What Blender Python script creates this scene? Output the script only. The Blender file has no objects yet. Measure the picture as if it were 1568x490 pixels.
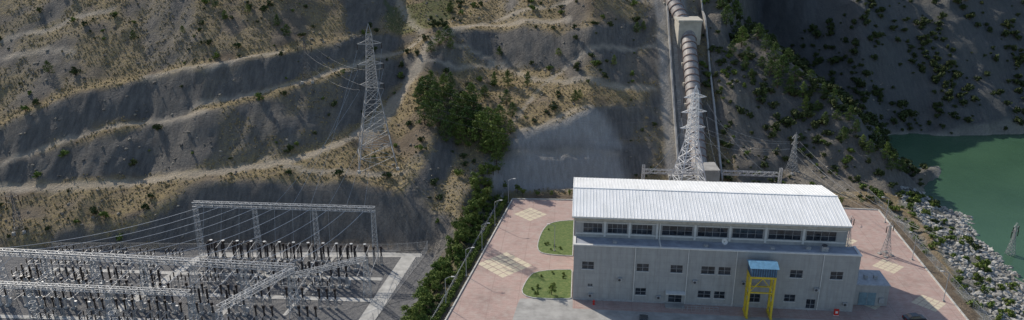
import bpy, math, random
import numpy as np
from mathutils import Vector, Matrix
from mathutils.bvhtree import BVHTree
random.seed(7); rng=np.random.default_rng(7)
SC=bpy.context.scene
SC.view_settings.view_transform='Standard'
SC.view_settings.look='None'
SC.view_settings.exposure=0
# ---------------------------------------------------------------- survey helpers
# terrain was surveyed from one vantage point 85 m above the yard: sight lines (azimuth, depression) + elevation
F0=1200.0; PT=math.radians(20); HC=85.0
def tn(y): return math.tan(PT+math.atan((y-245)/F0))
def W(x,y,z):
    Y=(HC-z)/tn(y); d=Y*math.cos(PT)+(HC-z)*math.sin(PT)
    return ((x-784)/F0*d,Y,z)
def sst(a,b,x):
    t=np.clip((x-a)/(b-a),0,1); return t*t*(3-2*t)
# ---------------------------------------------------------------- numpy noise
_perm=rng.random((256,256))
def vnoise(x,y):
    xi=np.floor(x).astype(int); yi=np.floor(y).astype(int); fx=x-xi; fy=y-yi
    fx=fx*fx*(3-2*fx); fy=fy*fy*(3-2*fy)
    a=_perm[xi%256,yi%256]; b=_perm[(xi+1)%256,yi%256]; c=_perm[xi%256,(yi+1)%256]; d=_perm[(xi+1)%256,(yi+1)%256]
    return (a*(1-fx)+b*fx)*(1-fy)+(c*(1-fx)+d*fx)*fy
def fbm(x,y,o=4):
    s=0;a=.5;t=0
    for i in range(o):
        s=s+a*vnoise(x*2**i+17.3*i,y*2**i+9.1*i); t+=a; a*=.5
    return s/t
# ---------------------------------------------------------------- material helpers
def newmat(name):
    m=bpy.data.materials.new(name); m.use_nodes=True
    nt=m.node_tree; b=nt.nodes['Principled BSDF']; return m,nt,b
def N(nt,t,**k):
    n=nt.nodes.new(t)
    for a,v in k.items(): setattr(n,a,v)
    return n
def noise(nt,scale,detail=4,vec=None,rough=.6):
    n=N(nt,'ShaderNodeTexNoise'); n.inputs['Scale'].default_value=scale; n.inputs['Detail'].default_value=detail
    n.inputs['Roughness'].default_value=rough
    if vec is not None: nt.links.new(vec,n.inputs['Vector'])
    return n.outputs['Fac']
def ramp(nt,fac,stops):
    r=N(nt,'ShaderNodeValToRGB'); e=r.color_ramp.elements
    e[0].position=stops[0][0]; e[0].color=(*stops[0][1],1)
    e[1].position=stops[-1][0]; e[1].color=(*stops[-1][1],1)
    for p,c in stops[1:-1]:
        q=e.new(p); q.color=(*c,1)
    nt.links.new(fac,r.inputs[0]); return r.outputs[0]
def mixc(nt,fac,a,b,mode='MIX'):
    m=N(nt,'ShaderNodeMix',data_type='RGBA',blend_type=mode)
    for i,v in ((0,fac),(6,a),(7,b)):
        if isinstance(v,(int,float)): m.inputs[i].default_value=v
        elif isinstance(v,tuple): m.inputs[i].default_value=(*v,1)
        else: nt.links.new(v,m.inputs[i])
    return m.outputs[2]
def mth(nt,op,a,b=None,c=None,clamp=False):
    m=N(nt,'ShaderNodeMath',operation=op); m.use_clamp=clamp
    for i,v in enumerate((a,b,c)):
        if v is None: continue
        if isinstance(v,(int,float)): m.inputs[i].default_value=v
        else: nt.links.new(v,m.inputs[i])
    return m.outputs[0]
def bump(nt,b,h,strength=.5,dist=.1):
    n=N(nt,'ShaderNodeBump'); n.inputs['Strength'].default_value=strength; n.inputs['Distance'].default_value=dist
    nt.links.new(h,n.inputs['Height']); nt.links.new(n.outputs[0],b.inputs['Normal'])
def simple(name,col,rough=.7,metal=0,var=.25,scale=1.5,spec=.3,bmp=0):
    m,nt,b=newmat(name)
    g=N(nt,'ShaderNodeNewGeometry').outputs['Position']
    f=noise(nt,scale,3,g)
    c=ramp(nt,f,[(.25,tuple(x*(1-var) for x in col)),(.75,tuple(min(1,x*(1+var)) for x in col))])
    nt.links.new(c,b.inputs['Base Color']); b.inputs['Roughness'].default_value=rough
    b.inputs['Metallic'].default_value=metal; b.inputs['Specular IOR Level'].default_value=spec
    if bmp: bump(nt,b,noise(nt,scale*6,4,g),bmp,.05)
    return m
def leafmat(name,c1,c2):
    m,nt,b=newmat(name)
    gi=N(nt,'ShaderNodeNewGeometry'); oi=N(nt,'ShaderNodeObjectInfo')
    f=mth(nt,'MULTIPLY_ADD',gi.outputs['Random Per Island'],.6,mth(nt,'MULTIPLY',noise(nt,.8,1,gi.outputs['Position']),.6))
    c=ramp(nt,f,[(.25,c1),(.9,c2)])
    c=mixc(nt,mth(nt,'MULTIPLY',oi.outputs['Random'],.35),c,(c2[0]*1.1,c2[1]*.9,c2[2]*.8))
    nt.links.new(c,b.inputs['Base Color']); b.inputs['Roughness'].default_value=.75; b.inputs['Specular IOR Level'].default_value=.15
    return m
# ---------------------------------------------------------------- mesh builder
class MB:
    def __init__(s): s.v=[];s.f=[];s.m=[]
    def add(s,vs,fs,mat=0):
        o=len(s.v); s.v+= [tuple(v) for v in vs]
        for f in fs: s.f.append([i+o for i in f]); s.m.append(mat)
    def box(s,c,d,mat=0,rot=0,M=None):
        x,y,z=d[0]/2,d[1]/2,d[2]/2; ca,sa=math.cos(rot),math.sin(rot)
        vs=[]
        for k in (-z,z):
            for i,j in ((-x,-y),(x,-y),(x,y),(-x,y)):
                vs.append((c[0]+i*ca-j*sa,c[1]+i*sa+j*ca,c[2]+k))
        if M: vs=[M@Vector(v) for v in vs]
        s.add(vs,[(3,2,1,0),(4,5,6,7),(0,1,5,4),(1,2,6,5),(2,3,7,6),(3,0,4,7)],mat)
    def b2(s,a,b,mat=0):
        s.box([(a[i]+b[i])/2 for i in range(3)],[abs(b[i]-a[i]) for i in range(3)],mat)
    def cyl(s,p,q,r0,r1=None,n=8,mat=0,cap=True):
        r1=r0 if r1 is None else r1
        p=Vector(p);q=Vector(q);d=(q-p)
        if d.length<1e-6: return
        d.normalize(); a=d.cross(Vector((0,0,1))).normalized() if abs(d.z)<.99 else Vector((1,0,0))
        b=d.cross(a).normalized(); vs=[]
        for c,r in ((p,r0),(q,r1)):
            for i in range(n):
                t=2*math.pi*(i+.5)/n; vs.append(c+a*math.cos(t)*r+b*math.sin(t)*r)
        fs=[(i,(i+1)%n,n+(i+1)%n,n+i) for i in range(n)]
        if cap: fs+=[tuple(range(n))[::-1],tuple(range(n,2*n))]
        s.add(vs,fs,mat)
    def st(s,p,q,r=.06,mat=0): s.cyl(p,q,r,r,4,mat,False)
    def obj(s,name,mats,parent=None,smooth=False,loc=None,rot=0):
        me=bpy.data.meshes.new(name); me.from_pydata(s.v,[],s.f)
        for m in mats: me.materials.append(m)
        me.polygons.foreach_set('material_index',s.m)
        if smooth: me.polygons.foreach_set('use_smooth',[True]*len(s.f))
        me.update()
        o=bpy.data.objects.new(name,me); SC.collection.objects.link(o)
        if parent: o.parent=parent
        if loc is not None: o.location=loc
        o.rotation_euler[2]=rot
        return o
def empty(name,loc=(0,0,0),rot=0):
    e=bpy.data.objects.new(name,None); SC.collection.objects.link(e); e.location=loc; e.rotation_euler[2]=rot
    e.empty_display_size=.5; return e
def inst(name,me,loc,rot=0,sc=1,parent=None):
    o=bpy.data.objects.new(name,me); SC.collection.objects.link(o); o.location=loc; o.rotation_euler[2]=rot
    o.scale=(sc,sc,sc) if isinstance(sc,(int,float)) else sc
    if parent: o.parent=parent
    return o
# ---------------------------------------------------------------- terrain
cols={
-160:[(385,-6),(352,-3),(292,'s',.5),(286,'s',.15),(256,'s',.84),(250,'s',.3),(215,'s',.8),(210,'s',.3),(0,'s',.55)],
0:[(385,-6),(352,-2.5),(292,'s',.5),(286,'s',.15),(256,'s',.84),(250,'s',.3),(195,'s',.84),(185,'s',.3),(0,'s',.55)],
130:[(385,-6),(350,-1.5),(288,'s',.5),(281,'s',.15),(209,'s',.8),(203,'s',.2),(140,'s',.84),(130,'s',.3),(0,'s',.55)],
220:[(383,-6),(330,'s',.9),(283,'s',.35),(275,'s',.15),(192,'s',.8),(186,'s',.2),(121,'s',.84),(113,'s',.2),(0,'s',.6)],
300:[(381,-6),(284,'s',.95),(272,'s',.35),(264,'s',.15),(174,'s',.8),(167,'s',.2),(104,'s',.84),(97,'s',.2),(0,'s',.6)],
430:[(380,-6),(275,'s',.95),(252,'s',.35),(244,'s',.15),(140,'s',.75),(131,'s',.2),(83,'s',.84),(76,'s',.2),(0,'s',.6)],
530:[(380,-6),(277,'s',.95),(222,'s',.35),(210,'s',.15),(110,'s',.7),(100,'s',.2),(60,'s',.84),(55,'s',.2),(0,'s',.5)],
610:[(385,-6),(296,'s',.9),(160,'s',.3),(135,'s',.2),(85,'s',.6),(75,'s',.2),(50,'s',.6),(40,'s',.2),(0,'s',.3)],
655:[(387,-6),(335,.5),(222,13),(110,'s',.3),(75,'s',.6),(60,'s',.3),(44,'s',.5),(36,'s',.1),(0,'s',.3)],
700:[(400,-.5),(330,2.5),(240,8.5),(110,'s',.35),(85,'s',.7),(60,'s',.7),(42,'s',.7),(34,'s',.1),(0,'s',.3)],
760:[(300,0),(288,.5),(238,'s',.8),(234,'s',.2),(120,'s',.4),(105,'s',.3),(45,'s',.8),(38,'s',.1),(0,'s',.4)],
800:[(300,0),(286,.5),(239,'s',1.2),(235,'s',.2),(207,'s',1.),(122,'s',.35),(105,'s',.3),(42,'s',.8),(0,'s',.45)],
860:[(300,0),(285,.5),(239,'s',1.2),(235,'s',.2),(187,'s',1.),(128,'s',.35),(105,'s',.4),(60,'s',.8),(0,'s',.5)],
905:[(300,0),(284,.5),(239,'s',1.2),(235,'s',.2),(166,'s',1.),(131,'s',.35),(75,'s',.6),(40,'s',.85),(0,'s',.5)],
960:[(300,0),(283,.5),(225,'s',.8),(210,'s',.5),(160,'s',.7),(134,'s',.35),(75,'s',.6),(35,'s',.85),(0,'s',.5)],
1010:[(300,0),(280,.5),(225,'s',.6),(210,'s',.6),(160,'s',.6),(134,'s',.6),(75,'s',.6),(35,'s',.6),(0,'s',.6)],
1110:[(300,0),(280,.5),(225,'s',.6),(210,'s',.6),(160,'s',.6),(134,'s',.6),(75,'s',.6),(35,'s',.6),(0,'s',.6)],
1160:[(300,0),(275,1),(225,'s',.6),(180,'s',.65),(120,'s',.65),(75,'s',.65),(45,'s',.65),(43,20),(0,'s',.78)],
1230:[(300,0),(262,3),(225,'s',.5),(200,'s',.65),(160,'s',.7),(125,'s',.7),(110,'s',.7),(107,10),(0,'s',.78)],
1320:[(310,0),(285,1),(260,'s',.5),(235,'s',.65),(215,'s',.7),(200,'s',.7),(185,'s',.7),(182,0),(0,'s',.78)],
1362:[(318,0),(295,.3),(278,'s',.45),(256,'s',.55),(236,'s',.6),(233,-6.5),(214,-6.5),(206,-5),(0,'s',.78)],
1400:[(335,0),(308,-2),(290,-2),(280,'s',.35),(268,'s',.4),(255,-6.5),(213,-6.5),(205,-5),(0,'s',.78)],
1450:[(425,0),(380,-1.8),(350,-3.4),(324,-4.8),(314,-6.5),(250,-6.5),(212,-6.5),(206,-4.5),(0,'s',.78)],
1568:[(475,-3.3),(438,-4.7),(428,-5.6),(410,-6.5),(350,-6.5),(250,-6.5),(208,-6.5),(202,-4.5),(0,'s',.76)],
1740:[(560,-5.5),(540,-6.5),(450,-6.5),(400,-6.5),(350,-6.5),(250,-6.5),(205,-6.5),(200,-4.5),(0,'s',.75)],
}
cols[-420]=cols[-160]; cols[2300]=cols[1740]
keys=sorted(cols); CP=[]
for x in keys:
    pv=None; out=[]
    for e in cols[x]:
        if e[1]=='s':
            t=tn(e[0]); s=e[2]; Y0,z0=pv; z=(HC-t*(Y0-z0/s))/(1+t/s)
        else: z=e[1]
        w=W(x,e[0],z); out.append(Vector(w)); pv=(w[1],z)
    k=(out[-1]-Vector((0,0,HC))); k.z=0; k.normalize()
    s2=.45 if x<1150 else .6
    out.append(out[-1]+k*70+Vector((0,0,70*s2))); out.append(out[-1]+k*250+Vector((0,0,40)))
    CP.append(out)
nL=len(CP[0]); vs=[p for c in CP for p in c]; tr=[]
for i in range(len(CP)-1):
    for j in range(nL-1):
        a=i*nL+j; tr+=[(a,a+nL,a+nL+1),(a,a+nL+1,a+1)]
bv=BVHTree.FromPolygons(vs,tr)
DX=1.25
xs=np.arange(-320,340+.1,DX); ys=np.arange(50,470+.1,DX)
X,Y=np.meshgrid(xs,ys); ny,nx=X.shape
def Ff(X,Y):
    Yc=np.minimum(Y,201.6); dl=(0.2+(Yc-201.6)*.216)-X
    z=-sst(4,13,dl)*6
    e=X-(98.8+(np.minimum(Y,200)-194)*.114)
    z=z+np.where(e>0,np.where(e<5,-e*.2,-1-(e-5)*.19),0)
    return np.maximum(z,-6.6)
Z=Ff(X,Y); hill=np.zeros_like(Z)
dn=Vector((0,0,-1))
for j in range(ny):
    for i in range(nx):
        h=bv.ray_cast(Vector((X[j,i],Y[j,i],400)),dn)[0]
        if h is not None: Z[j,i]=h.z; hill[j,i]=1
def blur(A):
    P=np.pad(A,1,mode='edge')
    return (P[:-2,1:-1]+P[2:,1:-1]+P[1:-1,:-2]+P[1:-1,2:]+2*P[1:-1,1:-1])/6
hs=hill.copy()
for _ in range(4): hs=blur(hs)
hs=np.where(hill>0,np.clip((hs-.5)*2,0,1),0)
Zs=blur(Z); Z=np.where(hill>0,Zs,Z)
gy,gx=np.gradient(Z,DX); slope=np.hypot(gx,gy)
for _ in range(2): slope=blur(slope)
wet=sst(-4.2,-5.5,Z)
n1=fbm(X/14,Y/14,5)-.5; n2=fbm(X/3.2+50,Y/9+20,4)-.5; n3=fbm(X/2.5+9,Y/2.5,3)-.5; n4=fbm(X/35+3,Y/35+1,3)-.5
def pdist(poly):
    D=np.full(X.shape,1e9)
    for a,b in zip(poly[:-1],poly[1:]):
        ax,ay=a[0],a[1]; bx,by=b[0]-ax,b[1]-ay; L=bx*bx+by*by+1e-9
        t=np.clip(((X-ax)*bx+(Y-ay)*by)/L,0,1)
        D=np.minimum(D,np.hypot(X-ax-t*bx,Y-ay-t*by))
    return D
def pin(poly):
    ins=np.zeros(X.shape,bool); n=len(poly)
    for i in range(n):
        x1,y1=poly[i][:2]; x2,y2=poly[(i+1)%n][:2]
        if y1==y2: continue
        c=((Y<y1)!=(Y<y2))&(X<(x2-x1)*(Y-y1)/(y2-y1)+x1); ins^=c
    return ins
def mkbvh(Zz):
    st=2; xx=X[::st,::st]; yy=Y[::st,::st]; zz=Zz[::st,::st]; a,b=xx.shape
    v=[Vector(t) for t in zip(xx.ravel(),yy.ravel(),zz.ravel())]
    f=[]
    for j in range(a-1):
        for i in range(b-1):
            q=j*b+i; f.append((q,q+1,q+b+1,q+b))
    return BVHTree.FromPolygons(v,f)
BV=mkbvh(Z)
def sight(x,y):
    w=Vector(W(x,y,-20)); o=Vector((0,0,HC)); h=BV.ray_cast(o,(w-o).normalized())[0]
    return h if h is not None else w
def px(l): return [sight(*p) for p in l]
cutwall=(pin(px([(752,284),(744,240),(945,240),(965,284)]))|pin(px([(784,231),(782,213),(830,198),(900,168),(925,175),(960,231)])))*1.0
cutwall2=pin(px([(300,379),(300,288),(430,279),(550,281),(610,300),(640,330),(645,384)]))*1.0
for _ in range(2): cutwall=blur(cutwall); cutwall2=blur(cutwall2)
smoothw=np.clip(cutwall+cutwall2,0,1)
amp=hs*(1-wet)*(1-.8*smoothw)
farm=((X>66)&(Y>206)).astype(float)
Z2=Z+amp*(n1*3.2*sst(.1,.6,slope)+n2*2.2*sst(.4,.8,slope)+n3*.5+farm*(n1*5+n4*6)*hs*sst(.3,.6,slope))+ (1-wet)*np.where((X>60)&(Z<-.9),n3*.5,0)
BV=mkbvh(Z2)
def gz(x,y):
    i=(x-xs[0])/DX; j=(y-ys[0])/DX; i0=int(min(max(i,0),nx-2)); j0=int(min(max(j,0),ny-2)); a=i-i0;b=j-j0
    return float((Z2[j0,i0]*(1-a)+Z2[j0,i0+1]*a)*(1-b)+(Z2[j0+1,i0]*(1-a)+Z2[j0+1,i0+1]*a)*b)
path=np.zeros(X.shape)
tracks=[([(-160,289),(0,288),(130,284),(220,278),(300,268),(430,248),(480,236),(530,215),(570,190),(605,150),(640,110),(655,68)],1.6),
 ([(0,252),(60,230),(130,206),(220,189),(312,170)],1.05),
 ([(222,118),(330,100),(430,80)],1.15),([(300,161),(380,146),(460,126),(530,104),(600,82),(645,62)],1.0),
 ([(560,215),(600,170),(622,130),(640,95),(662,66),(690,47),(740,38),(800,33),(870,30)],1.5),
 ([(815,121),(860,126),(930,131),(1000,135)],1.1),([(775,205),(840,120),(900,75),(1005,70)],.7),
 ([(745,237),(850,237),(945,237)],1.1),([(0,90),(70,76),(110,80)],1.3),([(610,0),(625,30),(645,50)],1.3),([(0,62),(80,45),(170,15)],1.1),
 ([(780,208),(830,195),(870,172),(905,163)],.8),([(640,60),(720,75),(800,100)],.6),([(400,240),(470,262),(560,268),(620,262)],.9),([(640,100),(760,100),(810,116)],.7),([(760,32),(860,8),(1000,2)],.9)]
for t,w in tracks:
    D=pdist(px(t)); path=np.maximum(path,(1-sst(w*.6,w*1.35,D+(n3*1.5)))*(.7+.3*fbm(X/5,Y/5,2)))
outc=pin(px([(1180,264),(1240,256),(1300,284),(1312,300),(1190,299)]))*1.0
for _ in range(2): outc=blur(outc)
path=np.maximum(path,outc*.5*sst(.35,.6,fbm(X/3,Y/3,3)))
nz=fbm(X/9,Y/9,5); nzz=fbm(X/30+5,Y/30+8,3)
grass=(1-sst(.48,.78,slope+(nz-.5)*.8))*hs*sst(.25,.5,nz+.25*(nzz-.3))
grass*=(1-farm*.85)
front=pin(px([(0,392),(0,335),(130,340),(220,330),(285,285),(300,290),(225,345),(150,362)]))*1.0
crest=pin(px([(400,278),(400,262),(500,255),(600,225),(650,205),(664,232),(620,300),(560,280)]))*1.0
grass=np.maximum(grass,np.maximum(front,crest)*sst(.3,.55,nz))
grass*=1-smoothw
scree=sst(.45,.72,slope+(nzz-.5)*.3)*hs
scree=np.maximum(scree,farm*.9)
scree=np.maximum(scree,pin([(-30,180),(-30,205),(-22,215),(0,212),(-3,200),(-9,172),(-22,176)])*1.0)
green=np.zeros_like(X)
gr=pin(px([(590,45),(680,42),(700,0),(590,0)]))
green=np.where(gr,.8,0)+ .5*(1-sst(3,7,pdist(px([(785,283),(757,318),(715,378),(670,440),(630,500)]))))
rip=((X-(98.8+(np.minimum(Y,200)-194)*.114)))
bank=((rip>2)&(rip<34)&(Z>-6.4)&(Y<222)&(Z<-.7)).astype(float)
trench=1-sst(5.2,6.0,pdist([(50.5,208),(57.3,290)]))
trench*= (Y>206)
trench=np.maximum(trench*.7,cutwall)
sub=((hill<.5)&(Z<-5.5)&(X<0)).astype(float)
shore=sst(-3.2,-4.8,Z)*(hs>0)*(X>60)
verts=np.stack([X.ravel(),Y.ravel(),Z2.ravel()],1)
idx=np.arange(nx*ny).reshape(ny,nx)
faces=np.stack([idx[:-1,:-1],idx[:-1,1:],idx[1:,1:],idx[1:,:-1]],-1).reshape(-1,4)
bd=np.concatenate([idx[0,:],idx[1:,-1],idx[-1,-2::-1],idx[-2:0:-1,0]])
bc=verts[bd]; ctr=np.array([10,260,0]); dirv=bc-ctr; dirv[:,2]=0
ov=ctr+dirv*9; ov[:,2]=np.where(bc[:,1]>300,bc[:,2],np.minimum(bc[:,2],0)-2)
no=len(verts); verts=np.concatenate([verts,ov]); m=len(bd)
k=np.arange(m); k2=(k+1)%m
sk=np.stack([bd[k],no+k,no+k2,bd[k2]],1); faces=np.concatenate([faces,sk])
me=bpy.data.meshes.new('hillside_terrain')
me.vertices.add(len(verts)); me.vertices.foreach_set('co',verts.ravel())
me.loops.add(faces.size); me.loops.foreach_set('vertex_index',faces.ravel().astype(np.int32))
me.polygons.add(len(faces)); me.polygons.foreach_set('loop_start',np.arange(0,faces.size,4).astype(np.int32))
me.polygons.foreach_set('use_smooth',[True]*len(faces))
me.update(calc_edges=True); me.validate()
def attr(name,arrs):
    A=me.color_attributes.new(name,'FLOAT_COLOR','POINT')
    c=np.zeros((len(verts),4)); 
    for i,a in enumerate(arrs): c[:no,i]=a.ravel()
    A.data.foreach_set('color',c.ravel())
attr('zone',[path,grass,scree,np.clip(green,0,1)]); attr('zone2',[bank,trench,sub,shore])
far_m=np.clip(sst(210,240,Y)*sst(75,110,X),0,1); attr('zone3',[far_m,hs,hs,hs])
terr=bpy.data.objects.new('hillside_terrain',me); SC.collection.objects.link(terr)
m,nt,b=newmat('hill_soil'); g=N(nt,'ShaderNodeNewGeometry').outputs['Position']
A1=N(nt,'ShaderNodeAttribute',attribute_name='zone'); A2=N(nt,'ShaderNodeAttribute',attribute_name='zone2'); A3=N(nt,'ShaderNodeAttribute',attribute_name='zone3')
S1=N(nt,'ShaderNodeSeparateColor'); S2=N(nt,'ShaderNodeSeparateColor'); S3=N(nt,'ShaderNodeSeparateColor')
nt.links.new(A1.outputs['Color'],S1.inputs[0]); nt.links.new(A2.outputs['Color'],S2.inputs[0]); nt.links.new(A3.outputs['Color'],S3.inputs[0])
na=noise(nt,.12,4,g,.7); nb=noise(nt,1.1,5,g,.75); nc=noise(nt,4,3,g,.8)
base=ramp(nt,na,[(.3,(.14,.11,.08)),(.5,(.21,.165,.12)),(.7,(.29,.23,.16))])
mp=N(nt,'ShaderNodeMapping'); mp.inputs['Scale'].default_value=(.9,.12,.25); nt.links.new(g,mp.inputs[0])
stre=noise(nt,1,4,mp.outputs[0],.7)
shale=ramp(nt,stre,[(.3,(.12,.113,.106)),(.5,(.175,.163,.148)),(.72,(.25,.228,.20))])
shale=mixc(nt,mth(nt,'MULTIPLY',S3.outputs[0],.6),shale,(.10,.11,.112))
c=mixc(nt,S1.outputs[2],base,shale)
gm=mth(nt,'MULTIPLY',S1.outputs[1],mth(nt,'MULTIPLY_ADD',nb,3.4,-1.1,clamp=True),clamp=True)
gcol=ramp(nt,nc,[(.3,(.27,.20,.095)),(.55,(.42,.325,.165)),(.75,(.54,.44,.25))])
c=mixc(nt,gm,c,gcol)
c=mixc(nt,mth(nt,'MULTIPLY',A1.outputs['Alpha'],mth(nt,'MULTIPLY_ADD',nb,3,-.8,clamp=True)),c,(.08,.12,.03))
c=mixc(nt,mth(nt,'MULTIPLY',S1.outputs[0],.8),c,ramp(nt,nb,[(.3,(.38,.33,.26)),(.7,(.56,.49,.40))]))
c=mixc(nt,S2.outputs[0],c,ramp(nt,nb,[(.35,(.12,.125,.08)),(.6,(.33,.31,.28))]))
c=mixc(nt,S2.outputs[1],c,ramp(nt,stre,[(.3,(.34,.325,.30)),(.7,(.48,.46,.43))]))
c=mixc(nt,S2.outputs[2],c,ramp(nt,nb,[(.3,(.15,.15,.155)),(.7,(.25,.245,.24))]))
c=mixc(nt,A2.outputs['Alpha'],c,ramp(nt,nb,[(.3,(.22,.21,.18)),(.7,(.36,.34,.30))]))
c=mixc(nt,.42,c,ramp(nt,nc,[(.25,(.35,.35,.35)),(.7,(1,1,1))]),'MULTIPLY')
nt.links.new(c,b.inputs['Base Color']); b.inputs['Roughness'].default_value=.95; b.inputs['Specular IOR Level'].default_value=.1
bump(nt,b,nb,.9,.8)
me.materials.append(m)
# ---------------------------------------------------------------- river
m,nt,b=newmat('river_water'); g=N(nt,'ShaderNodeNewGeometry').outputs['Position']
c=ramp(nt,noise(nt,.03,3,g),[(.3,(.038,.085,.050)),(.7,(.055,.115,.065))])
nt.links.new(c,b.inputs['Base Color']); b.inputs['Roughness'].default_value=.22; b.inputs['Specular IOR Level'].default_value=.18
bump(nt,b,noise(nt,.9,4,g),.4,.18)
w=MB(); w.add([(70,60,-5.1),(338,60,-5.1),(338,320,-5.1),(70,320,-5.1)],[(0,1,2,3)]); w.obj('river',[m])
# ---------------------------------------------------------------- surfaces
def sheet(name,poly,z,mat,h=0.0,kerb=None):
    mb=MB(); n=len(poly)
    if h==0: mb.add([(p[0],p[1],z) for p in poly],[tuple(range(n))])
    else:
        mb.add([(p[0],p[1],z-.05) for p in poly]+[(p[0],p[1],z+h) for p in poly],[tuple(range(n,2*n))]+[(i,(i+1)%n,n+(i+1)%n,n+i) for i in range(n)])
    mats=[mat]
    if kerb:
        mats.append(kerb)
        for i in range(n):
            p=poly[i]; q=poly[(i+1)%n]; mb.cyl((p[0],p[1],z+.07),(q[0],q[1],z+.07),.14,.14,4,1)
    return mb.obj(name,mats)
def ccw(p):
    a=sum(p[i][0]*p[(i+1)%len(p)][1]-p[(i+1)%len(p)][0]*p[i][1] for i in range(len(p)))
    return p if a>0 else p[::-1]
kerbm=simple('kerb_concrete',(.45,.44,.41),.85)
m,nt,b=newmat('pink_pavers'); g=N(nt,'ShaderNodeNewGeometry').outputs['Position']
br=N(nt,'ShaderNodeTexBrick'); br.inputs['Scale'].default_value=1.0; nt.links.new(g,br.inputs['Vector'])
br.inputs['Color1'].default_value=(.40,.27,.235,1); br.inputs['Color2'].default_value=(.47,.33,.29,1); br.inputs['Mortar'].default_value=(.36,.275,.24,1)
br.inputs['Brick Width'].default_value=.8; br.inputs['Row Height'].default_value=.4; br.inputs['Mortar Size'].default_value=.03
c=mixc(nt,.85,br.outputs['Color'],ramp(nt,noise(nt,.12,5,g,.7),[(.3,(.58,.56,.56)),(.5,(.88,.86,.85)),(.72,(1.0,1.0,1.0))]),'MULTIPLY')
c=mixc(nt,mth(nt,'MULTIPLY_ADD',noise(nt,.5,5,g,.8),2.5,-1.1,clamp=True),c,(.40,.355,.31))
sp=N(nt,'ShaderNodeSeparateXYZ'); mp=N(nt,'ShaderNodeMapping'); mp.inputs['Rotation'].default_value=(0,0,.09); nt.links.new(g,mp.inputs[0]); nt.links.new(mp.outputs[0],sp.inputs[0])
def lines(o,per,w):
    f=mth(nt,'FRACT',mth(nt,'DIVIDE',o,per)); return mth(nt,'LESS_THAN',f,w)
jl=mth(nt,'MAXIMUM',lines(sp.outputs[0],6,.03),lines(sp.outputs[1],6,.03))
c=mixc(nt,mth(nt,'MULTIPLY',jl,.4),c,(.24,.16,.14))
nt.links.new(c,b.inputs['Base Color']); b.inputs['Roughness'].default_value=.85; PINK=m
YARD=ccw([(0.2,201.6),(18.3,200.8),(50,199),(89.4,195),(98.8,194),(92.5,138.7),(88.5,104),(-21,104),(-13.4,138.7)])
sheet('pink_paved_yard',YARD,.012,PINK)
mb=MB()
for p,q in zip(YARD,YARD[1:]+YARD[:1]):
    mb.cyl((p[0],p[1],.1),(q[0],q[1],.1),.22,.22,4)
mb.obj('yard_kerb',[kerbm])
conc=simple('apron_concrete',(.33,.32,.30),.85,var=.3,scale=.4)
sheet('concrete_apron',ccw([(-.5,104),(0.1,138.5),(1.2,145),(1.8,147.1),(13,147.1),(12.6,143),(70,137.8),(80,137),(80,104)]),.020,conc)
beige=simple('beige_pavers',(.56,.49,.36),.85,var=.12,scale=2)
for cx,cy,n,s,a in [(4.9,191.3,4,1.6,.75),(-1.7,162.6,5,1.85,.72),(81.3,175.4,4,1.5,.7),(86.9,161.7,4,1.3,.7),(75.8,146,4,1.3,.72),(88,145.2,4,1.3,.7)]:
    mb=MB(); ca,sa=math.cos(a),math.sin(a)
    for i in range(n):
        for j in range(n):
            u=(i-(n-1)/2)*s; v=(j-(n-1)/2)*s; h=s*.44
            mb.add([(cx+(u+x)*ca-(v+y)*sa,cy+(u+x)*sa+(v+y)*ca,.017) for x,y in ((-h,-h),(h,-h),(h,h),(-h,h))],[(0,1,2,3)])
    mb.obj('paving_pattern',[beige])
m,nt,b=newmat('lawn'); g=N(nt,'ShaderNodeNewGeometry').outputs['Position']
c=ramp(nt,noise(nt,1.2,5,g,.8),[(.3,(.06,.10,.02)),(.5,(.10,.15,.035)),(.75,(.22,.22,.08))])
nt.links.new(c,b.inputs['Base Color']); b.inputs['Roughness'].default_value=.9; bump(nt,b,noise(nt,9,3,g),.8,.15); LAWN=m
def smoothpoly(p,k=3):
    for _ in range(k):
        q=[]
        for i in range(len(p)):
            a=p[i];c=p[(i+1)%len(p)]
            q+=[(a[0]*.75+c[0]*.25,a[1]*.75+c[1]*.25),(a[0]*.25+c[0]*.75,a[1]*.25+c[1]*.75)]
        p=q
    return p
def g0(l): return [W(x,y,0)[:2] for x,y in l]
isl1=smoothpoly(g0([(820,384),(830,352),(846,339),(905,337),(905,393),(840,391)]),2)
isl2=smoothpoly(g0([(795,455),(806,428),(822,414),(905,413),(905,456),(850,459)]),2)
ISL=[]
for p in (isl1,isl2):
    p=[(min(x,12.6+(y-146.8)*.089),y) for x,y in p]
    sheet('grass_island',ccw(p),.014,LAWN,.12,kerbm); ISL.append(p)
subc=simple('substation_concrete',(.40,.39,.365),.85,var=.3,scale=.5)
mb=MB()
def slab(a,b_,w,z=-5.95):
    a=Vector((a[0],a[1],0));b_=Vector((b_[0],b_[1],0)); d=(b_-a).normalized(); n=Vector((-d.y,d.x,0))*w/2
    mb.add([(p.x,p.y,z) for p in (a-n,b_-n,b_+n,a+n)],[(0,1,2,3)])
slab((-77,179.3),(-23,179.3),2.6,-5.95); slab((-26,179),(-33,140),3.6,-5.945); slab((-120,172),(-31,166.5),1.5,-5.94)
slab((-78,180),(-92,140),2.6,-5.936); slab((-110,161.5),(-31,156.5),1.6,-5.932); slab((-58,178),(-64,150),1.2,-5.928)
slab((-120,150),(-33,146),1.4,-5.924); slab((-45,178),(-50,150),.9,-5.92)
mb.obj('substation_road',[subc])
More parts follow.
